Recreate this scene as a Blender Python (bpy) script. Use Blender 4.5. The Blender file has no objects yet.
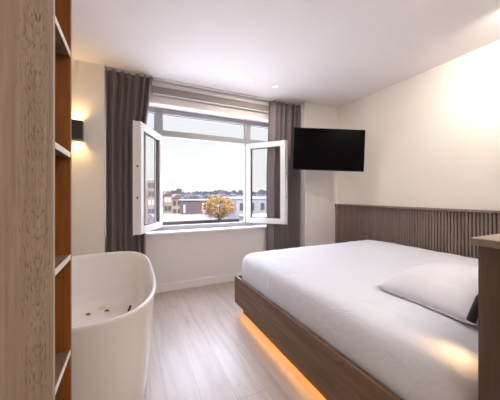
import bpy, bmesh, math, random
from mathutils import Vector, Matrix, noise
random.seed(7)
S = bpy.context.scene
C = S.collection
PI = math.pi

# ------------------------------------------------------------------ materials
def new_mat(name):
    m = bpy.data.materials.new(name); m.use_nodes = True
    nt = m.node_tree; b = nt.nodes['Principled BSDF']
    return m, nt, b

def N(nt, t, **kw):
    n = nt.nodes.new(t)
    for k, v in kw.items():
        if k in n.inputs: n.inputs[k].default_value = v
        else: setattr(n, k, v)
    return n

def coords(nt, scale=(1, 1, 1), rot=(0, 0, 0)):
    tc = N(nt, 'ShaderNodeTexCoord'); mp = N(nt, 'ShaderNodeMapping')
    mp.inputs['Scale'].default_value = scale; mp.inputs['Rotation'].default_value = rot
    nt.links.new(tc.outputs['Object'], mp.inputs['Vector'])
    return mp.outputs['Vector']

def ramp(nt, fac, stops):
    r = N(nt, 'ShaderNodeValToRGB'); e = r.color_ramp.elements
    while len(e) < len(stops): e.new(0.5)
    for i, (p, c) in enumerate(stops):
        e[i].position = p; e[i].color = (c[0], c[1], c[2], 1)
    nt.links.new(fac, r.inputs['Fac'])
    return r.outputs['Color']

def mixc(nt, fac, a, b, mode='MIX'):
    m = N(nt, 'ShaderNodeMix', data_type='RGBA', blend_type=mode)
    if isinstance(fac, (int, float)): m.inputs[0].default_value = fac
    else: nt.links.new(fac, m.inputs[0])
    for s, v in ((6, a), (7, b)):
        if isinstance(v, tuple): m.inputs[s].default_value = (v[0], v[1], v[2], 1)
        else: nt.links.new(v, m.inputs[s])
    return m.outputs[2]

def bump(nt, b, h, strength=0.2, dist=0.01):
    bp = N(nt, 'ShaderNodeBump'); bp.inputs['Strength'].default_value = strength
    bp.inputs['Distance'].default_value = dist
    nt.links.new(h, bp.inputs['Height']); nt.links.new(bp.outputs['Normal'], b.inputs['Normal'])

def plain(name, col, rough=0.5, var=0.04, scale=8, bump_s=0.0, bscale=120, metallic=0.0, spec=0.5):
    m, nt, b = new_mat(name)
    v = coords(nt)
    n = N(nt, 'ShaderNodeTexNoise', Scale=scale, Detail=4.0); nt.links.new(v, n.inputs['Vector'])
    lo = tuple(max(0, c * (1 - var)) for c in col); hi = tuple(min(1, c * (1 + var)) for c in col)
    nt.links.new(ramp(nt, n.outputs['Fac'], [(0.3, lo), (0.7, hi)]), b.inputs['Base Color'])
    b.inputs['Roughness'].default_value = rough; b.inputs['Metallic'].default_value = metallic
    b.inputs['Specular IOR Level'].default_value = spec
    if bump_s:
        n2 = N(nt, 'ShaderNodeTexNoise', Scale=bscale, Detail=3.0); nt.links.new(v, n2.inputs['Vector'])
        bump(nt, b, n2.outputs['Fac'], bump_s, 0.004)
    return m

def wood(name, dark, mid, light, axis='z', fine=1.0, rough=0.5, pores=0.5, spec=0.4, pscale=(30, 170), band=None):
    """long grain along axis, cathedral bands and short dark pores"""
    m, nt, b = new_mat(name)
    def sc(along, across):
        return {'x': (along, across, across), 'y': (across, along, across), 'z': (across, across, along)}[axis]
    w = N(nt, 'ShaderNodeTexNoise', Scale=1.0, Detail=5.0, Roughness=0.6, Distortion=1.1)
    nt.links.new(coords(nt, sc(1.6 * fine, 26 * fine)), w.inputs['Vector'])
    f = N(nt, 'ShaderNodeTexNoise', Scale=1.0, Detail=3.0)
    nt.links.new(coords(nt, sc(7 * fine, 240 * fine)), f.inputs['Vector'])
    base = ramp(nt, w.outputs['Fac'], [(0.28, dark), (0.5, mid), (0.72, light)])
    fin = ramp(nt, f.outputs['Fac'], [(0.3, (0.80, 0.79, 0.78)), (0.65, (1, 1, 1))])
    c = mixc(nt, 0.8, base, fin, 'MULTIPLY')
    p = N(nt, 'ShaderNodeTexNoise', Scale=1.0, Detail=2.0, Distortion=0.6)
    if band:
        xq = N(nt, 'ShaderNodeSeparateXYZ'); nt.links.new(coords(nt), xq.inputs[0])
        def mth(op, a, c):
            q = N(nt, 'ShaderNodeMath', operation=op)
            for k, v in ((0, a), (1, c)):
                if isinstance(v, (int, float)): q.inputs[k].default_value = v
                elif v is not None: nt.links.new(v, q.inputs[k])
            return q.outputs[0]
        ax = mth('ABSOLUTE', mth('SUBTRACT', xq.outputs['X'], (band[0] + band[1]) / 2), 0.0)
        ax = mth('SUBTRACT', ax, mth('MULTIPLY', xq.outputs['Z'], 0.11))
        cb = N(nt, 'ShaderNodeCombineXYZ')
        nt.links.new(mth('MULTIPLY', ax, pscale[1]), cb.inputs[0]); nt.links.new(mth('MULTIPLY', xq.outputs['Z'], pscale[0]), cb.inputs[2])
        nt.links.new(cb.outputs[0], p.inputs['Vector'])
    else:
        nt.links.new(coords(nt, sc(pscale[0] * fine, pscale[1] * fine)), p.inputs['Vector'])
    zone = N(nt, 'ShaderNodeTexNoise', Scale=1.0, Detail=1.0)
    nt.links.new(coords(nt, sc(1.2 * fine, 14 * fine)), zone.inputs['Vector'])
    if band:
        xs = N(nt, 'ShaderNodeSeparateXYZ'); nt.links.new(coords(nt), xs.inputs[0])
        bz = ramp(nt, xs.outputs['X'], [(band[0] - .03, (.47,) * 3), (band[0] + .02, (.70,) * 3), (band[1] - .01, (.66,) * 3), (band[1] + .01, (.45,) * 3)])
        zs = mixc(nt, 0.75, zone.outputs['Fac'], bz)
    else: zs = zone.outputs['Fac']
    mu = N(nt, 'ShaderNodeMath', operation='MULTIPLY')
    nt.links.new(p.outputs['Fac'], mu.inputs[0]); nt.links.new(zs, mu.inputs[1])
    pm = ramp(nt, mu.outputs[0], [(0.33 if band else 0.29, (1, 1, 1)), (0.42 if band else 0.37, (1 - pores, 1 - pores, 1 - pores))])
    c = mixc(nt, 1.0, c, pm, 'MULTIPLY')
    nt.links.new(c, b.inputs['Base Color'])
    b.inputs['Roughness'].default_value = rough; b.inputs['Specular IOR Level'].default_value = spec
    bump(nt, b, f.outputs['Fac'], 0.12, 0.002)
    return m

def emit(name, col, strength):
    m, nt, b = new_mat(name)
    b.inputs['Base Color'].default_value = (*col, 1)
    b.inputs['Emission Color'].default_value = (*col, 1); b.inputs['Emission Strength'].default_value = strength
    return m

def glass_mat(name, tint=(0.985, 0.985, 0.985)):
    m = bpy.data.materials.new(name); m.use_nodes = True; nt = m.node_tree
    for n in list(nt.nodes):
        if n.type != 'OUTPUT_MATERIAL': nt.nodes.remove(n)
    out = [n for n in nt.nodes if n.type == 'OUTPUT_MATERIAL'][0]
    t = N(nt, 'ShaderNodeBsdfTransparent'); t.inputs[0].default_value = (*tint, 1)
    g = N(nt, 'ShaderNodeBsdfGlossy'); g.inputs['Roughness'].default_value = 0.02
    lw = N(nt, 'ShaderNodeLayerWeight'); lw.inputs['Blend'].default_value = 0.5
    pw = N(nt, 'ShaderNodeMath', operation='POWER'); nt.links.new(lw.outputs['Facing'], pw.inputs[0]); pw.inputs[1].default_value = 5.0
    fr = N(nt, 'ShaderNodeMath', operation='MULTIPLY_ADD'); nt.links.new(pw.outputs[0], fr.inputs[0])
    fr.inputs[1].default_value = 0.45; fr.inputs[2].default_value = 0.025
    mx = N(nt, 'ShaderNodeMixShader')
    nt.links.new(fr.outputs[0], mx.inputs[0]); nt.links.new(t.outputs[0], mx.inputs[1])
    nt.links.new(g.outputs[0], mx.inputs[2]); nt.links.new(mx.outputs[0], out.inputs['Surface'])
    return m

M = {}
M['wall'] = plain('cream_plaster', (0.83, 0.79, 0.72), 0.9, 0.015, 3, 0.05, 160)
M['wall_cool'] = plain('pale_plaster', (0.77, 0.735, 0.72), 0.9, 0.015, 3, 0.05, 160)
M['ceil'] = plain('ceiling_paint', (0.84, 0.805, 0.80), 0.9, 0.01, 3)
M['trim'] = plain('white_trim_paint', (0.80, 0.785, 0.77), 0.45, 0.01, 4)
M['lining'] = plain('bright_white_lining', (0.90, 0.89, 0.87), 0.4, 0.01, 4)  # extra white: bounced daylight on the soffit is put into this colour
M['blind'] = plain('taupe_blind_cloth', (0.33, 0.285, 0.27), 0.9, 0.04, 200)
M['upvc'] = plain('white_window_plastic', (0.83, 0.83, 0.83), 0.3, 0.01, 4)
M['upvc_grey'] = plain('grey_window_frame', (0.40, 0.40, 0.415), 0.35, 0.01, 4)
M['gasket'] = plain('black_gasket', (0.10, 0.09, 0.09), 0.6, 0.05, 20)
M['glass'] = glass_mat('window_glass')
M['oak'] = wood('greige_oak_veneer', (0.275, 0.20, 0.155), (0.35, 0.265, 0.21), (0.42, 0.325, 0.265), 'z', 1.0, 0.55, 0.55, pscale=(36, 400), band=(.135, .185))
M['oak_edge'] = plain('pale_edge_banding', (0.34, 0.275, 0.23), 0.5, 0.06, 30)
M['shelf_edge'] = plain('white_edge_banding', (0.78, 0.75, 0.72), 0.4, 0.03, 30)
M['walnut'] = wood('warm_orange_veneer', (0.21, 0.064, 0.010), (0.29, 0.092, 0.015), (0.36, 0.12, 0.023), 'z', 1.0, 0.5, 0.25)
M['shelf'] = wood('shelf_veneer', (0.13, 0.078, 0.045), (0.19, 0.12, 0.075), (0.25, 0.17, 0.11), 'y', 1.0, 0.5, 0.3)
M['bedwood'] = wood('brown_oak_veneer', (0.12, 0.068, 0.040), (0.19, 0.112, 0.068), (0.26, 0.16, 0.10), 'y', 0.7, 0.5, 0.4)
M['headwood'] = wood('dark_brown_veneer', (0.095, 0.062, 0.046), (0.125, 0.084, 0.063), (0.15, 0.104, 0.08), 'z', 1.0, 0.55, 0.08)
M['capwood'] = wood('brown_cap_veneer', (0.22, 0.165, 0.125), (0.28, 0.21, 0.165), (0.34, 0.26, 0.21), 'x', 1.0, 0.5, 0.25)
M['slat'] = wood('slat_veneer', (0.19, 0.138, 0.115), (0.25, 0.185, 0.158), (0.30, 0.225, 0.195), 'z', 1.0, 0.55, 0.2)
M['slat_back'] = plain('dark_panel_backing', (0.08, 0.058, 0.048), 0.8, 0.1, 30)
M['plinth'] = plain('dark_plinth', (0.10, 0.06, 0.035), 0.7, 0.08, 20)
M['ceramic'] = plain('white_acrylic', (0.80, 0.775, 0.76), 0.08, 0.006, 2)
M['chrome'] = plain('chrome', (0.75, 0.75, 0.76), 0.12, 0.02, 20, metallic=1.0)
M['dark'] = plain('dark_rubber', (0.03, 0.03, 0.03), 0.5, 0.1, 20)
M['black'] = plain('black_metal', (0.017, 0.017, 0.018), 0.45, 0.1, 30)
M['bezel'] = plain('black_tv_plastic', (0.007, 0.007, 0.008), 0.4, 0.1, 30, spec=0.2)
M['screen'] = plain('black_tv_screen', (0.003, 0.003, 0.0035), 0.3, 0.05, 5, spec=0.03)
M['silver'] = plain('silver_badge', (0.5, 0.5, 0.52), 0.3, 0.02, 20, metallic=0.8)
M['led'] = emit('warm_led', (1.0, 0.47, 0.13), 3.0)
M['lens_warm'] = emit('warm_lens', (1.0, 0.72, 0.36), 8.0)
M['lens_white'] = emit('downlight_lens', (1.0, 0.94, 0.86), 6.0)
M['lens_off'] = plain('frosted_lens', (0.85, 0.84, 0.83), 0.3, 0.01, 10)

def fabric(name, col, var, weave, rough=0.9, sheen=0.2, wr=0.0, wscale=3.0):
    m, nt, b = new_mat(name)
    v = coords(nt)
    n = N(nt, 'ShaderNodeTexNoise', Scale=weave, Detail=3.0); nt.links.new(v, n.inputs['Vector'])
    lo = tuple(c * (1 - var) for c in col); hi = tuple(min(1, c * (1 + var)) for c in col)
    nt.links.new(ramp(nt, n.outputs['Fac'], [(0.3, lo), (0.7, hi)]), b.inputs['Base Color'])
    b.inputs['Roughness'].default_value = rough; b.inputs['Sheen Weight'].default_value = sheen
    if wr:
        n2 = N(nt, 'ShaderNodeTexNoise', Scale=wscale, Detail=5.0, Distortion=0.8); nt.links.new(v, n2.inputs['Vector'])
        bump(nt, b, n2.outputs['Fac'], wr, 0.03)
    return m
M['curtain'] = fabric('taupe_curtain', (0.190, 0.155, 0.156), 0.15, 260, 0.9, 0.15)
M['sheet'] = fabric('white_cotton_sheet', (0.73, 0.75, 0.825), 0.01, 300, 0.85, 0.05, 0.6, 3.0)
M['pillow'] = fabric('white_cotton_pillow', (0.75, 0.75, 0.805), 0.01, 300, 0.85, 0.05, 0.35, 6.0)
M['piping'] = fabric('pillow_seam', (0.62, 0.60, 0.60), 0.02, 300, 0.85, 0.0)

def floor_mat():
    m, nt, b = new_mat('pale_oak_planks')
    v = coords(nt, (1, 1, 1), (0, 0, PI / 2))
    br = N(nt, 'ShaderNodeTexBrick'); nt.links.new(v, br.inputs['Vector'])
    br.offset = 0.37
    for k, val in (('Scale', 1.0), ('Mortar Size', 0.002), ('Mortar Smooth', 0.2), ('Brick Width', 1.35), ('Row Height', 0.19), ('Bias', 0.0)):
        br.inputs[k].default_value = val
    br.inputs['Color1'].default_value = (0.45, 0.38, 0.33, 1)
    br.inputs['Color2'].default_value = (0.415, 0.348, 0.30, 1)
    br.inputs['Mortar'].default_value = (0.31, 0.265, 0.235, 1)
    g = N(nt, 'ShaderNodeTexNoise', Scale=1.0, Detail=5.0, Distortion=0.8)
    nt.links.new(coords(nt, (22, 1.6, 1)), g.inputs['Vector'])
    c = mixc(nt, 0.55, br.outputs['Color'], ramp(nt, g.outputs['Fac'], [(0.3, (0.70, 0.68, 0.66)), (0.65, (1.08, 1.08, 1.08))]), 'MULTIPLY')
    w = N(nt, 'ShaderNodeTexNoise', Scale=1.0, Detail=6.0, Roughness=0.7, Distortion=1.5)
    nt.links.new(coords(nt, (9, 3, 1)), w.inputs['Vector'])
    c = mixc(nt, 0.6, c, ramp(nt, w.outputs['Fac'], [(0.30, (0.72, 0.70, 0.69)), (0.42, (1, 1, 1))]), 'MULTIPLY')
    nt.links.new(c, b.inputs['Base Color'])
    rr = ramp(nt, w.outputs['Fac'], [(0.3, (0.42, 0.42, 0.42)), (0.7, (0.30, 0.30, 0.30))])
    nt.links.new(rr, b.inputs['Roughness'])
    b.inputs['Specular IOR Level'].default_value = 0.6
    bump(nt, b, br.outputs['Fac'], -0.25, 0.002)
    return m
M['floor'] = floor_mat()

def brick_mat(name, c1, c2, mortar, scale=1.0):
    m, nt, b = new_mat(name)
    br = N(nt, 'ShaderNodeTexBrick'); nt.links.new(coords(nt, (1, 1, 1), (PI / 2, 0, 0)), br.inputs['Vector'])
    br.inputs['Color1'].default_value = (*c1, 1); br.inputs['Color2'].default_value = (*c2, 1); br.inputs['Mortar'].default_value = (*mortar, 1)
    br.inputs['Scale'].default_value = scale
    nt.links.new(br.outputs['Color'], b.inputs['Base Color']); b.inputs['Roughness'].default_value = 0.9
    return m
M['yellow_brick'] = brick_mat('yellow_brick', (0.20, 0.135, 0.085), (0.16, 0.105, 0.065), (0.17, 0.135, 0.10))
M['purple_clad'] = plain('mauve_cladding', (0.060, 0.042, 0.043), 0.8, 0.06, 0.6)
M['pale_clad'] = plain('pale_grey_cladding', (0.165, 0.158, 0.158), 0.8, 0.04, 0.6)
M['ext_white'] = plain('white_fascia', (0.30, 0.29, 0.285), 0.8, 0.03, 0.6)
M['ext_dark'] = plain('dark_exterior_glass', (0.03, 0.028, 0.03), 0.5, 0.05, 1)
M['gravel'] = plain('pale_gravel', (0.72, 0.69, 0.65), 0.95, 0.1, 3)
M['roof'] = plain('pale_roofing', (0.095, 0.075, 0.068), 0.95, 0.2, 0.5)
M['roof_dark'] = plain('dark_roof_edge', (0.035, 0.03, 0.03), 0.8, 0.1, 2)
M['tile_roof'] = plain('brown_roof_tiles', (0.10, 0.062, 0.048), 0.9, 0.2, 2)
M['ground'] = plain('town_ground', (0.085, 0.08, 0.072), 0.95, 0.25, 0.03)
M['far'] = plain('distant_grey_building', (0.046, 0.044, 0.052), 0.9, 0.2, 0.05)
M['far_pale'] = plain('distant_pale_building', (0.075, 0.07, 0.075), 0.9, 0.2, 0.05)
M['far_tree'] = plain('distant_trees', (0.042, 0.042, 0.042), 0.95, 0.3, 0.1)
M['leaf'] = plain('autumn_leaves', (0.22, 0.115, 0.018), 0.8, 0.45, 1.2)
M['bark'] = plain('grey_bark', (0.05, 0.043, 0.04), 0.9, 0.2, 6)

# ------------------------------------------------------------------ mesh helpers (world coordinates in, local to the parent out)
class MB:
    def __init__(self): self.bm = bmesh.new()
    def box(self, x0, x1, y0, y1, z0, z1, bev=0.0, seg=2):
        r = bmesh.ops.create_cube(self.bm, size=1.0)
        vs = r['verts']
        for v in vs:
            v.co = Vector(((x0 + x1) / 2 + v.co.x * (x1 - x0), (y0 + y1) / 2 + v.co.y * (y1 - y0), (z0 + z1) / 2 + v.co.z * (z1 - z0)))
        if bev:
            es = list({e for v in vs for e in v.link_edges})
            bmesh.ops.bevel(self.bm, geom=es, offset=bev, segments=seg, affect='EDGES', profile=0.5)
        return self
    def cyl(self, p0, p1, r0, r1=None, seg=24, cap=True):
        r1 = r0 if r1 is None else r1
        p0, p1 = Vector(p0), Vector(p1); d = p1 - p0
        q = d.to_track_quat('Z', 'Y').to_matrix().to_4x4()
        mt = Matrix.Translation((p0 + p1) / 2) @ q
        bmesh.ops.create_cone(self.bm, cap_ends=cap, segments=seg, radius1=r0, radius2=r1, depth=d.length, matrix=mt)
        return self
    def sph(self, c, r, u=16, v=10, sc=(1, 1, 1)):
        mt = Matrix.Translation(c) @ Matrix.Diagonal((*sc, 1))
        bmesh.ops.create_uvsphere(self.bm, u_segments=u, v_segments=v, radius=r, matrix=mt); return self
    def ring(self, c, r_out, r_in, z0, z1, seg=32):
        rows = []
        for (r, z) in ((r_in, z0), (r_out, z0), (r_out, z1), (r_in, z1)):
            rows.append([self.bm.verts.new((c[0] + r * math.cos(2 * PI * i / seg), c[1] + r * math.sin(2 * PI * i / seg), z)) for i in range(seg)])
        for a in range(4):
            A, B = rows[a], rows[(a + 1) % 4]
            for i in range(seg): self.bm.faces.new((A[i], A[(i + 1) % seg], B[(i + 1) % seg], B[i]))
        return self
    def loft(self, rows, closed=True, cap0=False, cap1=False):
        vr = [[self.bm.verts.new(p) for p in r] for r in rows]
        n = len(rows[0])
        for A, B in zip(vr, vr[1:]):
            for i in range(n if closed else n - 1):
                j = (i + 1) % n
                self.bm.faces.new((A[i], A[j], B[j], B[i]))
        if cap0: self.bm.faces.new(list(reversed(vr[0])))
        if cap1: self.bm.faces.new(vr[-1])
        return self
    def build(self, name, mat, parent=None, smooth=False, org=None, mw=None):
        bmesh.ops.recalc_face_normals(self.bm, faces=self.bm.faces)
        if smooth:
            for f in self.bm.faces: f.smooth = True
        me = bpy.data.meshes.new(name)
        root = None
        if parent is not None:
            off = WORLD[parent.name]
        elif org is not None:
            off = Matrix.Translation(org)
        else:
            off = Matrix.Identity(4)
        self.bm.transform(off.inverted() if mw is None else Matrix.Identity(4))
        self.bm.to_mesh(me); self.bm.free()
        me.materials.append(mat)
        o = bpy.data.objects.new(name, me); C.objects.link(o)
        if parent is not None:
            o.parent = parent
            WORLD[o.name] = off          # children keep the frame of their thing
        else:
            o.matrix_world = off; WORLD[o.name] = off
        return o
WORLD = {}

def tag(o, label, cat, group=None, kind=None):
    o['label'] = label; o['category'] = cat
    if group: o['group'] = group
    if kind: o['kind'] = kind
    return o
def thing(name, label, cat, loc=(0, 0, 0), rz=0.0, group=None, mat=None):
    o = bpy.data.objects.new(name, None); C.objects.link(o)
    o.empty_display_size = 0.1
    mw = Matrix.Translation(loc) @ Matrix.Rotation(rz, 4, 'Z')
    if mat is not None: mw = mat
    o.matrix_world = mw; WORLD[o.name] = mw
    return tag(o, label, cat, group)
def struct(o, label, cat):
    o['kind'] = 'structure'; o['label'] = label; o['category'] = cat; return o
def part_label(o, label): o['label'] = label; return o
def weighted(o, w=0.002):
    return o

# ------------------------------------------------------------------ room dimensions
H = 2.6
XL, XR = -0.95, 3.01
YB, YW = -2.6, 3.27          # back wall, window wall face
YO = 3.62                    # outer face of the facade
PLY, PRY = 3.11, 3.03        # pier faces left / right of the curtain recess
PLX, PRX = -0.25, 2.37
WX0, WX1 = -0.22, 2.16       # window opening
SILL, HEAD = 0.735, 2.34

struct(MB().box(XL - .3, XR + .3, YB - .3, YO, -0.25, 0).build('floor', M['floor']), 'pale oak plank floor between bathtub and bed', 'floor')
struct(MB().box(XL - .3, XR + .3, YB - .3, YO, H, H + .3).build('ceiling', M['ceil']), 'smooth white painted ceiling with recessed downlights', 'ceiling')
struct(MB().box(XL - .3, XL, YB - .3, YO, 0, H).build('wall_left', M['wall']), 'cream plastered wall behind the bathtub and shelving', 'wall')
struct(MB().box(XR, XR + .3, YB - .3, YO, 0, H).build('wall_right', M['wall']), 'cream plastered wall above the slatted wood panel', 'wall')
struct(MB().box(XL, XR, YB - .3, YB, 0, H).build('wall_back', M['wall']), 'cream plastered wall at the back of the room', 'wall')
w = MB()
w.box(PLX, PRX, YW, YO, 0, SILL - .025)                         # breast wall
w.box(PLX, WX0, YW, YO, SILL - .025, H); w.box(WX1, PRX, YW, YO, SILL - .025, H)
w.box(WX0, WX1, YW, YO, HEAD, H)                                # lintel
struct(w.build('wall_window', M['wall_cool']), 'pale plastered wall with window opening and curtain recess', 'wall')
struct(MB().box(XL, PLX, PLY, YO, 0, H).build('wall_far_left', M['wall']), 'cream wall pier with the wall lamp, left of the curtain recess', 'wall')
struct(MB().box(PRX, XR, PRY, YO, 0, H).build('wall_far_right', M['wall_cool']), 'pale wall pier behind the television, right of the curtain recess', 'wall')
# stepped moulding over the window
struct(MB().box(PLX, PRX, YW - .035, YW, 2.525, 2.578, .004).box(PLX, PRX, YW - .025, YW, 2.578, H).build('trim_1', M['trim']),
       'white stepped moulding between window head and ceiling', 'trim')
rb = thing('roller_blind', 'rolled up taupe roller blind with white bottom bar above the open window', 'blind', (.97, YW - .025, 2.43))
MB().box(.238, 1.856, YW - .046, YW - .001, 2.44, 2.518, .006).build('blind_cassette', M['blind'], rb)
MB().box(.24, 1.854, YW - .044, YW - .028, 2.424, 2.436, .002).build('bottom_bar', M['upvc'], rb)
MB().box(.245, 1.849, YW - .038, YW - .034, 2.43, 2.445).build('blind_cloth', M['blind'], rb)
struct(MB().box(WX0 - .0, WX1 + .0, YW + .001, 3.44, HEAD - .012, HEAD).box(WX0, WX0 + .012, YW + .001, 3.44, SILL, HEAD - .012).box(WX1 - .012, WX1, YW + .001, 3.44, SILL, HEAD - .012).build('trim_3', M['lining']),
       'white lining boards of the window reveal', 'trim')
# window board
struct(MB().box(WX0 - .03, WX1 + .03, YW - .03, YW, SILL - .03, SILL, .004).box(WX0, WX1, YW, 3.44, SILL - .03, SILL).build('trim_2', M['trim']),
       'white window sill board under the open window', 'sill')
b = MB().box(PLX, PRX, YW - .016, YW, 0, .085).box(PLX, PRX, YW - .012, YW, .085, .1, .003)
struct(b.build('baseboard_window', M['trim']), 'white baseboard under the window', 'baseboard')
struct(MB().box(XL, PLX, PLY - .016, PLY, 0, .1, .003).build('baseboard_left', M['trim']), 'white baseboard on the pier behind the bathtub', 'baseboard')

# ------------------------------------------------------------------ window
win = bpy.data.objects.new('window_1', None); C.objects.link(win)
win.location = (0.97, 3.49, SILL); WORLD['window_1'] = Matrix.Translation(win.location)
struct(win, 'white framed three light window with both middle casements swung open', 'window')
FY0, FY1 = 3.44, 3.52
ML, MR = 0.335, 1.615
f = MB()
f.box(WX0, WX1, FY0, FY1, SILL - .02, SILL + .055).box(WX0, WX1, FY0, FY1, HEAD - .075, HEAD)
f.box(WX0, WX0 + .07, FY0, FY1, SILL + .055, HEAD - .075).box(WX1 - .07, WX1, FY0, FY1, SILL + .055, HEAD - .075)
f.build('window_frame', M['upvc_grey'], win)
for mx in (ML, MR):
    MB().box(mx - .045, mx + .045, FY0 + .002, FY1 - .002, SILL + .055, HEAD - .075, .004).build('mullion', M['upvc_grey'], win)
t = MB()
for a, c in ((WX0 + .07, ML - .045), (ML + .045, MR - .045), (MR + .045, WX1 - .07)):
    t.box(a, c, FY0 + .001, FY1 - .003, 1.98, 2.05, .004)
t.box(ML + .045, MR - .045, FY0 - .006, FY0 + .02, 1.968, 1.984, .002)
t.build('transom', M['upvc_grey'], win)
gk = MB()
def gasket(mb, x0, x1, z0, z1, y, t=.008):
    mb.box(x0, x1, y - .004, y, z0, z0 + t).box(x0, x1, y - .004, y, z1 - t, z1)
    mb.box(x0, x0 + t, y - .004, y, z0 + t, z1 - t).box(x1 - t, x1, y - .004, y, z0 + t, z1 - t)
for a, c in ((WX0 + .07, ML - .045), (ML + .045, MR - .045), (MR + .045, WX1 - .07)):
    g = MB().box(a, c, 3.478, 3.486, 2.05, HEAD - .075).build('top_pane', M['glass'], win)
    gasket(gk, a, c, 2.05, HEAD - .075, 3.478)
for a, c in ((WX0 + .07, ML - .045), (MR + .045, WX1 - .07)):
    MB().box(a, c, 3.478, 3.486, SILL + .055, 1.98).build('side_pane', M['glass'], win)
    gasket(gk, a, c, SILL + .055, 1.98, 3.478)
gk.build('glazing_gasket', M['gasket'], win)

def casement(hinge, length, ang, flip, label, has_handle):
    """leaf built along +x from the hinge, then swung; flip=-1 mirrors the thickness side"""
    z0, z1, st, th = 0.785, 1.972, 0.075, 0.07
    mt = Matrix.Translation((hinge[0], hinge[1], 0)) @ Matrix.Rotation(ang, 4, 'Z')
    def add(mb, name, mat, par, smooth=False):
        mb.bm.transform(mt); o = mb.build(name, mat, par, smooth); return o
    def yy(a, b):
        return (a, b) if flip > 0 else (-b, -a)
    m = MB(); y0, y1 = yy(0, th)
    m.box(0, st, y0, y1, z0, z1, .005).box(length - st, length, y0, y1, z0, z1, .005)
    m.box(st, length - st, y0, y1, z0, z0 + st, .005).box(st, length - st, y0, y1, z1 - st, z1, .005)
    y0, y1 = yy(th - .002, th + .012)                            # rebate lip on the room side
    m.box(-.008, .03, y0, y1, z0 - .008, z1 + .008).box(length - .03, length + .008, y0, y1, z0 - .008, z1 + .008)
    leaf = add(m, 'casement', M['upvc'], win)
    part_label(leaf, label)
    y0, y1 = yy(.031, .039)
    add(MB().box(st - .01, length - st + .01, y0, y1, z0 + st - .01, z1 - st + .01), 'pane', M['glass'], leaf)
    g = MB()
    for (a, c) in ((.022, .030), (.040, .048)):
        ya, yb = yy(a, c); tt = .012
        g.box(st, length - st, ya, yb, z0 + st, z0 + st + tt).box(st, length - st, ya, yb, z1 - st - tt, z1 - st)
        g.box(st, st + tt, ya, yb, z0 + st + tt, z1 - st - tt).box(length - st - tt, length - st, ya, yb, z0 + st + tt, z1 - st - tt)
    add(g, 'glazing_gasket', M['gasket'], leaf)
    h = MB(); ya, yb = yy(th + .010, th + .022); h.box(length - .055, length - .02, ya, yb, 1.33, 1.40, .003)
    ya, yb = yy(th + .022, th + .05); h.box(length - .045, length - .03, ya, yb, 1.355, 1.375, .003)
    ya, yb = yy(th + .038, th + .052); h.box(length - .046, length - .029, ya, yb, 1.26, 1.375, .004)
    if has_handle: add(h, 'handle', M['upvc'], leaf)
    k = MB(); ya, yb = yy(th * .42, th * .62)
    for zz in (1.17, 1.50): k.box(length - .001, length + .0025, ya, yb, zz - .012, zz + .012)
    add(k, 'lock_bolt', M['dark'], leaf)
    hg = MB()
    ya, yb = yy(th + .004, th + .02)
    for zz in (.90, 1.86): hg.cyl((-.012, (ya + yb) / 2, zz - .04), (-.012, (ya + yb) / 2, zz + .04), .008, seg=12)
    add(hg, 'hinge', M['upvc'], leaf)
# left leaf hinged on the left mullion, right leaf hinged on the right mullion
casement((ML + .045, 3.44), .66, math.atan2(-.60, -.28), -1, 'left casement swung inwards past the left curtain', False)
casement((MR - .035, 3.44), .62, math.atan2(-.49, .385), 1, 'right casement swung inwards in front of the right curtain', True)

# ------------------------------------------------------------------ curtains
def curtain(label, x0, x1, squeeze, y0, n, phase, amp=.054):
    """squeeze(z) -> (left shift, right shift) of the hanging cloth"""
    nu, nz = n * 24, 30
    zt, zb = H - .018, 0.03
    org = Vector(((x0 + x1) / 2, y0, 0))
    m = MB(); rows = []
    for k in range(nz + 1):
        z = zt + (zb - zt) * (k / nz)
        a, c = squeeze(z); r = []
        hd = max(0, (z - (zt - .09)) / .09)
        for i in range(nu + 1):
            u = i / nu
            uu = u + .020 * math.sin(2 * PI * 2.3 * u + phase) + .006 * math.sin(2 * PI * 3.1 * u + 1.1 * z)
            th = 2 * PI * n * uu + phase
            edge = min(1, u / .06, (1 - u) / .06)
            wd_ = x1 + c - x0 - a
            ov = (.0105 + .003 * math.sin(3 * u + .8 * z)) * (1 - .8 * hd) * edge * min(1, wd_ / .45)
            x = x0 + a + wd_ * u - ov * math.sin(2 * th)
            x = min(x1 + c, max(x0 + a, x))
            A = amp * (1 - .35 * hd) * (.85 + .15 * math.sin(u * 9.1 + phase))
            y = y0 - A * math.cos(th) + .003 * math.sin(2 * th + 2 * z) + hd * .006 * math.sin(4 * th)
            r.append((x, y, z))
        rows.append(r)
    m.loft(rows, closed=False)
    o = m.build('curtain', M['curtain'], None, True, org)
    sm = o.modifiers.new('thickness', 'SOLIDIFY'); sm.thickness = .004
    tag(o, label, 'curtain', 'curtains at the window')
    hm = MB(); rows = []
    for z in (zb + .055, zb + .05):
        a, c = squeeze(z); r = []
    return o
def lsq(z):
    t = min(1, max(0, (2.58 - z) / .62))
    return (0, -.075 * t)
def rsq(z):
    t = min(1, max(0, (2.5 - z) / 1.1)); t = t * t * (3 - 2 * t)
    return (-.035 * t, 0)
curtain('taupe pleated curtain beside the wall light, left of the open window', -.235, .235, lsq, 3.163, 6, .4)
curtain('taupe pleated curtain beside the wall-mounted television, right of the open window', 1.835, 2.362, rsq, 3.163, 6, 1.3)
tag(MB().box(PLX + .01, PRX - .01, 3.165, 3.195, H - .018, H, .002).build('curtain_rail', M['trim'], None, False, (1.06, 3.18, H - .018)),
    'slim white curtain rail fixed to the ceiling above the window', 'curtain rail')

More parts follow.
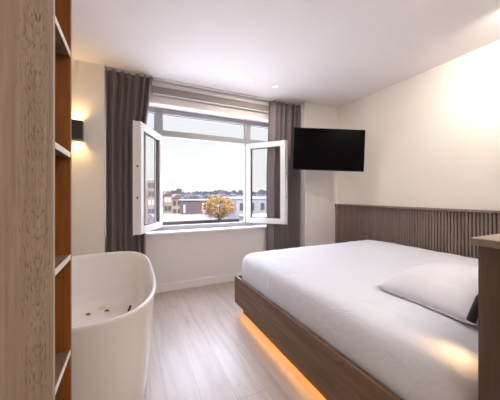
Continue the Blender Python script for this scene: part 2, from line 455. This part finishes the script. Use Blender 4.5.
# ------------------------------------------------------------------ shelving unit
su = thing('shelving_unit', 'tall oak open shelving unit with orange-brown interior, beside the bathtub', 'shelves', (-.41, 1.08, 0))
SX, SB = -.2136, -.60
MB().box(SB, SX - .0015, .952, .976, 0, H - .002).build('side_panel', M['oak'], su)
part_label(MB().box(SX - .0015, SX, .952, .976, 0, H - .002).build('edge_strip', M['oak_edge'], su), 'pale edge strip down the front of the oak panel')
part_label(MB().box(SB, SX - .0015, 1.20, 1.222, 0, H - .002).build('side_panel', M['walnut'], su), 'orange-brown inner side panel')
MB().box(SX - .0015, SX, 1.20, 1.222, 0, H - .002).build('edge_strip', M['walnut'], su)
MB().box(SB, SB + .018, .976, 1.20, 0, H - .002).build('back_panel', M['walnut'], su)
for z in (.16, .578, .955, 1.358, 1.757, 2.16):
    s = MB().box(SB + .018, SX - .002, 0.976, 1.20, z - .009, z + .009).build('shelf', M['shelf'], su)
    part_label(MB().box(SX - .002, SX + .0005, 0.976, 1.20, z - .010, z + .010).build('shelf_edge', M['shelf_edge'], s), 'white front edge of the shelf')

# ------------------------------------------------------------------ bathtub
tub = thing('bathtub', 'white freestanding oval bathtub with jets, between shelving unit and window', 'bathtub', (-.24, 2.03, 0))
def sup(a, b, n, cx, cy, z, seg=96):
    r = []
    for i in range(seg):
        t = 2 * PI * i / seg; c, s = math.cos(t), math.sin(t)
        r.append((cx + a * math.copysign(abs(c) ** (2 / n), c), cy + b * math.copysign(abs(s) ** (2 / n), s), z))
    return r
cx, cy, A, B, Z = -.235, 2.03, .392, .765, .64
out = [(.855, .88, .015), (.875, .895, .03), (.90, .92, .15), (.935, .95, .33), (.965, .975, .50), (.985, .99, .60), (1.0, 1.0, .628), (1.0, 1.0, .638), (.992, .996, .643)]
inn = [(.955, .977, .643), (.945, .972, .638), (.925, .962, .61), (.89, .935, .45), (.85, .90, .32), (.79, .85, .24), (.70, .78, .205), (.55, .66, .19), (.3, .4, .185), (.05, .06, .183)]
rows = [sup(A * fa, B * fb, 3.3, cx, cy, z) for fa, fb, z in out + inn]
m = MB().loft(rows, True, True, True); m.build('tub_shell', M['ceramic'], tub, True)
MB().loft([sup(A * .83, B * .86, 3.3, cx, cy, z) for z in (0, .016)], True, True, True).build('plinth', M['dark'], tub)
# whirlpool jets on the inner wall, drain, overflow slot
for (px, py, pz) in ((-.184, 2.50, .187), (-.32, 2.49, .188)):
    p = Vector((px, py, pz))
    j = MB().cyl(p - Vector((0, 0, .006)), p + Vector((0, 0, .010)), .022, .018, 20).build('jet', M['chrome'], tub)
    MB().cyl(p + Vector((0, 0, .010)), p + Vector((0, 0, .012)), .014, seg=16).build('nozzle', M['dark'], j)
m = MB().box(-.009, .009, -.05, .05, .197, .212, .004); m.bm.transform(Matrix.Translation((-.005, 2.44, 0)) @ Matrix.Rotation(-.15, 4, 'Z'))
m.build('overflow_slot', M['dark'], tub)
MB().cyl((-.225, 2.57, .19), (-.225, 2.555, .215), .026, .022, 24).build('drain', M['chrome'], tub)

# ------------------------------------------------------------------ wall lamp
wl = thing('wall_lamp', 'black box wall lamp glowing up and down beside the left curtain', 'wall lamp', (-.49, PLY, 1.86))
m = MB(); z0, z1 = 1.765, 1.955
m.box(-.54, -.44, 3.012, 3.016, z0, z1).box(-.54, -.536, 3.016, 3.104, z0, z1).box(-.444, -.44, 3.016, 3.104, z0, z1).box(-.54, -.44, 3.104, PLY, z0, z1).box(-.536, -.444, 3.016, 3.104, 1.80, 1.92)
m.build('housing', M['black'], wl)
for z in (1.799, 1.921):
    MB().cyl((-.49, 3.06, z - .002), (-.49, 3.06, z + .002), .03, seg=20).build('lens', M['lens_warm'], wl)
def light(kind, name, loc, power, col, direction=None, parent=None, **kw):
    l = bpy.data.lights.new(name, kind); l.energy = power; l.color = col
    for k, v in kw.items(): setattr(l, k, v)
    o = bpy.data.objects.new(name, l); C.objects.link(o); o.location = loc
    if direction is not None:
        o.rotation_euler = Vector(direction).to_track_quat('-Z', 'Y').to_euler()
    return o
WARM = (1.0, 0.62, 0.25)
light('SPOT', 'wall_lamp_up_light', (-.49, 3.06, 1.926), 6, WARM, (0, .12, 1), spot_size=2.0, spot_blend=.9, shadow_soft_size=.03)
light('SPOT', 'wall_lamp_down_light', (-.49, 3.06, 1.794), 6, WARM, (0, .12, -1), spot_size=2.0, spot_blend=.9, shadow_soft_size=.03)

# ------------------------------------------------------------------ bed
bed = thing('bed', 'wide platform bed with brown oak base and white sheeted mattress', 'bed', (1.97, 1.38, 0))
BX0, BX1, BY0, BY1 = .968, 2.945, .40, 2.385
MB().box(BX0, BX0 + .028, BY0, BY1, .105, .372, .002).build('side_board', M['bedwood'], bed)
MB().box(BX0 + .028, BX1, BY1 - .028, BY1, .105, .372, .002).build('foot_board', M['bedwood'], bed)
MB().box(BX0 + .028, BX1, BY0, BY1 - .028, .10, .30).build('slat_base', M['bedwood'], bed)
pl = MB().box(BX0 + .07, BX1, BY0, BY1 - .06, 0, .10).build('plinth', M['plinth'], bed)
led = MB().box(BX0 + .055, BX0 + .065, BY0 + .05, BY1 - .06, .094, .0999).build('led_strip', M['led'], bed)
part_label(led, 'glowing warm light strip under the bed base')
# mattress: lofted rounded block with soft crown
mx0, mx1, my0, my1 = BX0 + .035, BX1 - .01, BY0 + .005, BY1 - .035
mc = ((mx0 + mx1) / 2, (my0 + my1) / 2); ma, mb_ = (mx1 - mx0) / 2, (my1 - my0) / 2
def rrect(inset, z, r, crown=0.0, seg=14, side=26):
    a, b = ma - inset, mb_ - inset; pts = []
    corners = ((1, 1, 0), (-1, 1, PI / 2), (-1, -1, PI), (1, -1, 3 * PI / 2))
    for k, (sx, sy, t0) in enumerate(corners):
        for i in range(seg + 1):
            t = t0 + PI / 2 * i / seg
            pts.append([mc[0] + sx * (a - r) + r * math.cos(t), mc[1] + sy * (b - r) + r * math.sin(t), z])
        nx = corners[(k + 1) % 4]
        p = pts[-1]; q = [mc[0] + nx[0] * (a - r) + r * math.cos(nx[2]), mc[1] + nx[1] * (b - r) + r * math.sin(nx[2]), z]
        for i in range(1, side):
            tt = i / side; pts.append([p[0] + (q[0] - p[0]) * tt, p[1] + (q[1] - p[1]) * tt, z])
    out = []
    for (x, y, zz) in pts:
        wv = .004 * noise.noise(Vector((x * 7, y * 7, zz * 3))) + .0025 * noise.noise(Vector((x * 19, y * 19, zz * 9)))
        out.append((x + wv, y + wv, zz + wv * 1.2))
    return out
prof = [(.03, .302, .10), (.006, .33, .10), (.001, .372, .10), (-.006, .42, .11), (-.008, .47, .12), (-.006, .52, .125), (.0, .555, .125), (.014, .585, .125),
        (.036, .604, .12), (.07, .616, .11), (.13, .623, .10), (.24, .628, .09), (.40, .630, .08), (.60, .631, .06), (.80, .631, .04), (.95, .631, .008)]
MB().loft([rrect(*p) for p in prof], True, True, True).build('mattress', M['sheet'], bed, True)
light('AREA', 'bed_strip_light', (BX0 + .052, (BY0 + BY1) / 2, .09), 0.95, (1.0, 0.47, 0.14), (0, 0, -1), spread=2.42, shape='RECTANGLE', size=.012, size_y=BY1 - BY0 - .12)

# pillow
def pillow():
    L, W, T = .68, .49, .17
    org = (1.665, .765, .630)
    t = thing('pillow', 'white cotton pillow lying at the head of the bed', 'pillow', org, math.radians(-3))
    m = MB(); nu, nv = 44, 32; top = []; bot = []
    for j in range(nv + 1):
        rt, rb = [], []
        for i in range(nu + 1):
            u, v = 2 * i / nu - 1, 2 * j / nv - 1
            pin = 1 - .07 * (1 - u * u) * v * v ; pin2 = 1 - .05 * (1 - v * v) * u * u
            x, y = u * L / 2 * pin2, v * W / 2 * pin
            h = (max(0, 1 - abs(u) ** 2.6) * max(0, 1 - abs(v) ** 2.6)) ** .52
            wr = .010 * noise.noise(Vector((x * 9, y * 9, 1))) + .006 * noise.noise(Vector((x * 22, y * 22, 4)))
            tip = .012 * (abs(u) ** 8) * (abs(v) ** 8)
            rt.append((x, y, .012 + h * (T - .012) * (.95 + .12 * v) + wr * h + tip))
            rb.append((x, y, .012 - h * .010 + tip))
        top.append(rt); bot.append(rb)
    mt = WORLD[t.name]
    m.loft(top, False); m.loft(bot, False)
    bmesh.ops.remove_doubles(m.bm, verts=m.bm.verts, dist=.0006)
    m.bm.transform(mt)
    c = m.build('pillowcase', M['pillow'], t, True)
    e = MB(); ring = [top[0][i] for i in range(nu)] + [top[j][nu] for j in range(nv)] + [top[nv][nu - i] for i in range(nu)] + [top[nv - j][0] for j in range(nv)]
    rr = []
    n = len(ring)
    for i in range(n):
        p = Vector(ring[i]); d = (Vector(ring[(i + 1) % n]) - Vector(ring[i - 1])).normalized(); s = d.cross(Vector((0, 0, 1))).normalized()
        rr.append([tuple(p + (s * math.cos(k * PI / 3) + Vector((0, 0, 1)) * math.sin(k * PI / 3)) * .0028) for k in range(6)])
    e.loft(rr + [rr[0]], True); e.bm.transform(mt)
    e.build('seam', M['piping'], t, True)
pillow()

# ------------------------------------------------------------------ headboard half wall
hb = thing('headboard', 'dark brown half-height headboard divider with top cap at the head of the bed', 'headboard', (1.97, .25, 0))
MB().box(.968, 2.955, .10, .392, 0, 1.045, .002).build('panel', M['headwood'], hb)
part_label(MB().box(.952, 2.955, .09, .405, 1.045, 1.068, .002).build('top_cap', M['capwood'], hb), 'lighter brown top cap')
rl = thing('reading_lamp', 'small black reading lamp on the headboard pointing down at the pillow', 'reading lamp', (1.16, .393, .83))
MB().cyl((1.16, .393, .83), (1.16, .403, .83), .022, seg=24).build('wall_plate', M['black'], rl)
MB().cyl((1.16, .401, .83), (1.152, .455, .826), .006, seg=12).build('arm', M['black'], rl)
hp0, hp1 = Vector((1.150, .456, .828)), Vector((1.124, .476, .738))
dd = (hp1 - hp0).normalized(); qm = dd.to_track_quat('Z', 'Y').to_matrix()
def hring(rad, along): return [tuple(hp0 + dd * along + qm @ Vector((rad * math.cos(2 * PI * i / 24), rad * math.sin(2 * PI * i / 24), 0))) for i in range(24)]
HL = (hp1 - hp0).length
hd = MB().loft([hring(.004, -.012), hring(.011, -.008), hring(.0145, .003), hring(.0145, HL), hring(.0125, HL), hring(.0125, HL - .02)], True, True, True)
hdo = hd.build('lamp_head', M['black'], rl, True)
MB().cyl(hp0 + dd * (HL - .0195), hp0 + dd * (HL - .018), .012, seg=20).build('lens', M['lens_warm'], hdo)
light('SPOT', 'reading_light', hp1 + dd * .004, 1.25, (1.0, .58, .26), (-.85, .12, -.55), spot_size=2.6, spot_blend=1.0, shadow_soft_size=.03)

# ------------------------------------------------------------------ slatted panel on the right wall
sp = thing('slatted_wall_panel', 'brown vertical-slatted wood panel along the cream wall behind the bed', 'wall panel', (2.98, 1.55, 0))
py0, py1 = .42, PRY - .004
MB().box(2.994, XR, py0, py1, 0, 1.035).build('backing_board', M['slat_back'], sp)
s = MB(); y = py1
s.box(2.966, 2.994, y - .06, y, 0, 1.035)
y -= .069
while y - .021 > py0:
    s.box(2.976, 2.994, y - .0205, y, 0.0, 1.035, .004, 1); y -= .030
s.build('slats', M['slat'], sp)
MB().box(2.955, XR, py0, py1, 1.035, 1.058, .002).build('top_rail', M['slat'], sp)

# ------------------------------------------------------------------ television
yaw = math.radians(-25.6)
tvm = Matrix.Translation((2.375, 2.53, 1.80)) @ Matrix.Rotation(yaw + math.radians(2), 4, 'Z') @ Matrix.Rotation(math.radians(1.6), 4, 'Y') @ Matrix.Rotation(math.radians(1.5), 4, 'X')
tv = thing('television', 'black flat television on a wall arm, turned toward the bed', 'television', tvm.translation)
def tvp(mb, name, mat, par=None):
    mb.bm.transform(tvm); return mb.build(name, mat, par or tv)
tvp(MB().box(-.478, .478, 0, .03, -.277, .277, .004).box(-.28, .28, .03, .06, -.2, .12, .01), 'casing', M['bezel'])
tvp(MB().box(-.471, .471, -.0015, .001, -.262, .270), 'screen', M['screen'])
tvp(MB().box(-.012, .012, -.003, .002, -.284, -.274, .001), 'status_bar', M['silver'])
a = MB().box(-.11, .11, .0598, .072, -.12, .12); a.bm.transform(tvm)
pq = tvm @ Vector((0, .072, 0)); e1 = Vector((2.74, 2.88, 1.80)); e2 = Vector((2.66, PRY - .013, 1.80))
a.cyl(pq, e1, .016, seg=12).cyl(e1, e2, .016, seg=12).sph(e1, .022).box(2.60, 2.72, PRY - .013, PRY - .001, 1.70, 1.90)
a.build('wall_arm', M['black'], tv)

# ------------------------------------------------------------------ ceiling downlights
def downlight(x, y, label, lens, power, r=.038, direction=(0, 0, -1)):
    t = thing('downlight', label, 'ceiling light', (x, y, H), group='recessed ceiling downlights')
    MB().ring((x, y), r, r * .72, H - .004, H, 32).build('trim_ring', M['upvc'], t, True)
    MB().cyl((x, y, H - .0025), (x, y, H), r * .72, seg=28).build('lens', lens, t)
    if power:
        light('AREA', 'downlight_light', (x, y, H - (.008 if direction[0] == 0 else .035)), power, (1, .90, .78), direction, shape='DISK', size=.055, spread=PI if direction[0] == 0 else 2.0)
downlight(1.33, 2.745, 'small white recessed downlight near the window, the paler of the two', M['lens_white'], 2.5)
downlight(1.685, 2.765, 'bright recessed downlight in the ceiling near the right curtain', M['lens_white'], 2.5)
for i, (x, y) in enumerate(((.45, 1.15), (1.55, .75), (2.5, .66), (.35, -.9), (1.6, -.9), (2.5, -.9))):  # fill downlights added out of view, one tilted to wash the right wall
    downlight(x, y, ['recessed downlight in the ceiling above the floor beside the bathtub', 'recessed downlight in the ceiling above the bed middle', 'recessed downlight in the ceiling above the headboard',
                     'recessed downlight near the left wall at the back of the room', 'recessed downlight in the middle at the back of the room', 'recessed downlight near the right wall at the back of the room'][i], M['lens_white'], (.7, 1, 4.6, 2.2, 3.8, 7)[i], direction=(.62, .68, -.5) if i == 2 else (0, 0, -1))
# unseen fill lamp added on the ceiling behind the viewer to brighten the room
cl = thing('ceiling_lamp', 'large round flush ceiling lamp at the back of the room', 'ceiling lamp', (.9, -.35, H))
MB().cyl((.9, -.35, H - .05), (.9, -.35, H), .34, .34, 48).build('base', M['upvc'], cl)
MB().cyl((.9, -.35, H - .075), (.9, -.35, H - .05), .31, .33, 48).build('diffuser', M['lens_white'], cl)
light('AREA', 'ceiling_lamp_light', (.9, -.35, H - .08), 7, (1, .94, .88), (0, 0, -1), shape='DISK', size=.6)

# ------------------------------------------------------------------ the town outside
GZ = -11.0
struct(MB().box(-900, 1600, 5, 2500, GZ - 1, GZ).build('ground', M['ground']), 'ground of the town far below the window', 'ground')
def block(name, label, x0, x1, y0, y1, ztop, mat, rows=0, cols=0, zlow=None, group=None, cap=True, wmat='ext_dark', wfrac=.5):
    o = thing(name, label, 'building', ((x0 + x1) / 2, (y0 + y1) / 2, GZ), group=group)
    MB().box(x0, x1, y0, y1, GZ, ztop).build('wall', mat, o)
    if cap: MB().box(x0 - .15, x1 + .15, y0 - .15, y1 + .15, ztop, ztop + .3).build('roof_edge', M['ext_white'], o)
    if rows:
        zl = ztop - rows * 2.8 if zlow is None else zlow
        for r in range(rows):
            zc = ztop - 1.5 - r * (ztop - zl) / rows
            for c in range(cols):
                xc = x0 + (x1 - x0) * (c + .5) / cols; hw = (x1 - x0) / cols * wfrac / 2
                MB().box(xc - hw, xc + hw, y0 - .06, y0 + .05, zc - .7, zc + .7).build('window', M[wmat], o)
    return o
tl = thing('lower_roof', 'pale gravel flat roof just below the window', 'roof', (4, 14, GZ))  # unseen slab added below the window to bounce sunlight onto the ceiling
MB().box(-12, 22, 3.9, 24, GZ, -2.6).build('roof_slab', M['gravel'], tl)
# roof terrace and the mauve block on it
rt = thing('flat_roof_building', 'low building with pale flat roof and dark parapet in front of the mauve block', 'building', (13, 53, GZ))
MB().box(4.2, 20.5, 43.5, 66, GZ, -3.5).build('wall', M['roof'], rt)
MB().box(4.1, 20.6, 43.3, 43.7, -3.5, -3.25).build('parapet', M['roof_dark'], rt)
MB().box(4.1, 4.4, 43.7, 66, -3.5, -3.25).build('parapet', M['roof_dark'], rt)
mb = thing('mauve_block', 'mauve flat roofed block with a white door beyond the terrace', 'building', (14.9, 64, -3.5))
MB().box(11.5, 18.4, 62, 66, -3.5, -.15).build('wall', M['purple_clad'], mb)
MB().box(11.3, 18.6, 61.8, 66.2, -.15, .12).build('roof_edge', M['ext_white'], mb)
MB().box(16.3, 17.6, 61.92, 62.02, -3.4, -.9).build('door', M['ext_white'], mb)
MB().box(16.65, 17.1, 61.88, 61.94, -2.4, -1.3).build('pane', M['ext_dark'], mb)
MB().box(11.7, 12.15, 61.92, 62.02, -3.2, -1.2).build('window', M['ext_white'], mb)
MB().box(13.9, 15.6, 63, 64.5, .12, .9).build('roof_hatch', M['roof_dark'], mb)
# terrace of yellow brick houses on the left
for i, (x0, x1, zt) in enumerate(((1.0, 4.6, .6), (4.6, 6.9, 5.6), (6.9, 9.2, .2), (9.2, 11.6, 1.2), (11.6, 14.6, .2))):
    labs = ['yellow brick house at the left end of the terrace', 'tall yellow brick building rising above the terrace of houses', 'yellow brick house between the tall one and the gabled one',
            'yellow brick house with the highest gable of the low terrace', 'yellow brick house at the right end next to the mauve block']
    o = thing('brick_house', labs[i], 'house', ((x0 + x1) / 2, 84, GZ), group='yellow brick houses')
    x0 += .02; x1 -= .02; MB().box(x0, x1, 80, 88, GZ, zt).build('wall', M['yellow_brick'], o)
    if i != 1:
        m = MB(); xm = (x0 + x1) / 2; e = -.01
        m.loft([[(x0 - e, yy, zt), (x1 + e, yy, zt), (xm, yy, zt + 1.3)] for yy in (79.7, 88.3)], True, True, True); m.build('roof', M['tile_roof'], o)
    else:
        MB().box(x0, x1, 79.9, 88.1, zt, zt + .35).build('roof_edge', M['ext_white'], o)
    for r in range(5 if i == 1 else 3):
        for c in (0.27, 0.73):
            xc = x0 + (x1 - x0) * c; zc = zt - 1.5 - r * 2.6
            MB().box(xc - .42, xc + .42, 79.93, 80.05, zc - .75, zc + .75).build('window', M['ext_dark' if (r + i) % 3 else 'ext_white'], o)
# pale building on the right
block('pale_building', 'long pale grey building right of the autumn tree', 18.2, 34, 44, 54, .45, M['pale_clad'], 3, 7, -8, wfrac=.35)
block('terrace_building', 'lower pale building in front seen through the right casement', 17.5, 26, 35, 41, -2.6, M['ext_white'], 1, 4, -5)

# autumn tree
tr = thing('autumn_tree', 'round autumn tree with orange yellow leaves outside the window', 'tree', (13.4, 40.0, GZ))
m = MB(); m.cyl((13.4, 40, GZ), (13.4, 40, -2.2), .28, .17, 12)
for k in range(7):
    a = k * .9; m.cyl((13.4, 40, -3.2 + .2 * k), (13.4 + 1.6 * math.cos(a), 40 + 1.6 * math.sin(a), -1.2 + .2 * k), .09, .03, 8)
m.build('trunk', M['bark'], tr)
lv = bmesh.new(); rnd = random.Random(3)
for k in range(5200):
    while True:
        p = Vector((rnd.uniform(-1, 1), rnd.uniform(-1, 1), rnd.uniform(-1, 1)))
        l = p.length
        if l < 1 and l > .35: break
    lump = 1 + .18 * noise.noise(p.normalized() * 2.6)
    c = Vector((13.4 + p.x * 3.0 * lump, 40 + p.y * 2.6 * lump, -.85 + p.z * 1.95 * lump))
    if noise.noise(c * .9) < -.28: continue
    s = rnd.uniform(.09, .17)
    q = Matrix.Rotation(rnd.uniform(0, 6.3), 3, 'Z') @ Matrix.Rotation(rnd.uniform(-1.2, 1.2), 3, 'X')
    vs = [lv.verts.new(c + q @ Vector(v)) for v in ((-s, 0, 0), (0, -s * .6, .02), (s, 0, 0), (0, s * .6, .02))]
    lv.faces.new(vs)
mm = MB(); mm.bm.free(); mm.bm = lv
part_label(mm.build('foliage', M['leaf'], tr), 'orange and yellow autumn foliage')

# far skyline
rnd = random.Random(11)
x = -25.0
while x < 385:
    wdt = rnd.uniform(6, 15); zt = rnd.choice((7, 8, 9, 10, 12, 14)) + rnd.uniform(-1, 1.5)
    o = MB().box(x, x + wdt, 600, 615, GZ, zt).box(x + wdt * .25, x + wdt * .6, 603, 610, zt, zt + rnd.uniform(1, 2.5)).build('distant_building', M['far'] if rnd.random() < .7 else M['far_pale'], None, False, (x + wdt / 2, 607, GZ))
    tag(o, 'grey building on the far skyline beyond the rooftops', 'building', 'buildings on the far skyline')
    x += wdt + rnd.choice((0, 0, 0, 1))
tb = MB()
for k in range(300):
    xx = rnd.uniform(-40, 330); yy = rnd.uniform(380, 520)
    tb.sph((xx, yy, rnd.uniform(-6, -1.5)), rnd.uniform(3, 5.5), 7, 5)
tag(tb.build('distant_tree_belt', M['far_tree'], None, True, (150, 450, GZ)), 'dark belt of trees in front of the far skyline', 'trees', kind='stuff')

# ------------------------------------------------------------------ sun, sky
light('SUN', 'sun', (0, -20, 40), 3.4, (1.0, .94, .87), (-.62, .45, -.65), angle=.01)
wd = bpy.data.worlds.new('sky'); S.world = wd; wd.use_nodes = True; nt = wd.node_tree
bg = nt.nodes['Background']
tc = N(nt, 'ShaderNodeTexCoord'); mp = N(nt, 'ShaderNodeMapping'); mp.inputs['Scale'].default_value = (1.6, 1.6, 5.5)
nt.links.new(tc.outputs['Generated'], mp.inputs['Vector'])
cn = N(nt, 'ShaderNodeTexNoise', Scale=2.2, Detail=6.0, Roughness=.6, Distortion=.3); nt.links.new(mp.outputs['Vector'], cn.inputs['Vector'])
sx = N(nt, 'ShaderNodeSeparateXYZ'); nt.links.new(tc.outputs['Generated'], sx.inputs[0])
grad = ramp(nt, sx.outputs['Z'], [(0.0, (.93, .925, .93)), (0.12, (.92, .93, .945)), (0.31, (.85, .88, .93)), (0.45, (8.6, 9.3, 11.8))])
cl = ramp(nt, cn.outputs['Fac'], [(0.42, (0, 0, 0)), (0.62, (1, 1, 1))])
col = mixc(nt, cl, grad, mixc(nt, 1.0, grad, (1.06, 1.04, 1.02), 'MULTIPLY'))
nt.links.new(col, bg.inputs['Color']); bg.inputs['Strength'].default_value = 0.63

# ------------------------------------------------------------------ camera
cam = bpy.data.cameras.new('camera'); co = bpy.data.objects.new('camera', cam); C.objects.link(co)
cam.lens = 18.0; cam.sensor_width = 36.0; cam.sensor_fit = 'HORIZONTAL'; cam.shift_y = -0.01; cam.clip_start = .05; cam.clip_end = 4000
co.location = (0, 0, 1.2); co.rotation_euler = (PI / 2, 0, math.radians(-25.6))
S.camera = co
S.view_settings.view_transform = 'Standard'; S.view_settings.look = 'None'
S.view_settings.exposure = 0.75; S.view_settings.gamma = 1.0; S.view_settings.use_curve_mapping = False
S.cycles.use_denoising = True
S.cycles.max_bounces = 12; S.cycles.diffuse_bounces = 8; S.cycles.transparent_max_bounces = 24
S.cycles.sample_clamp_indirect = 6.0
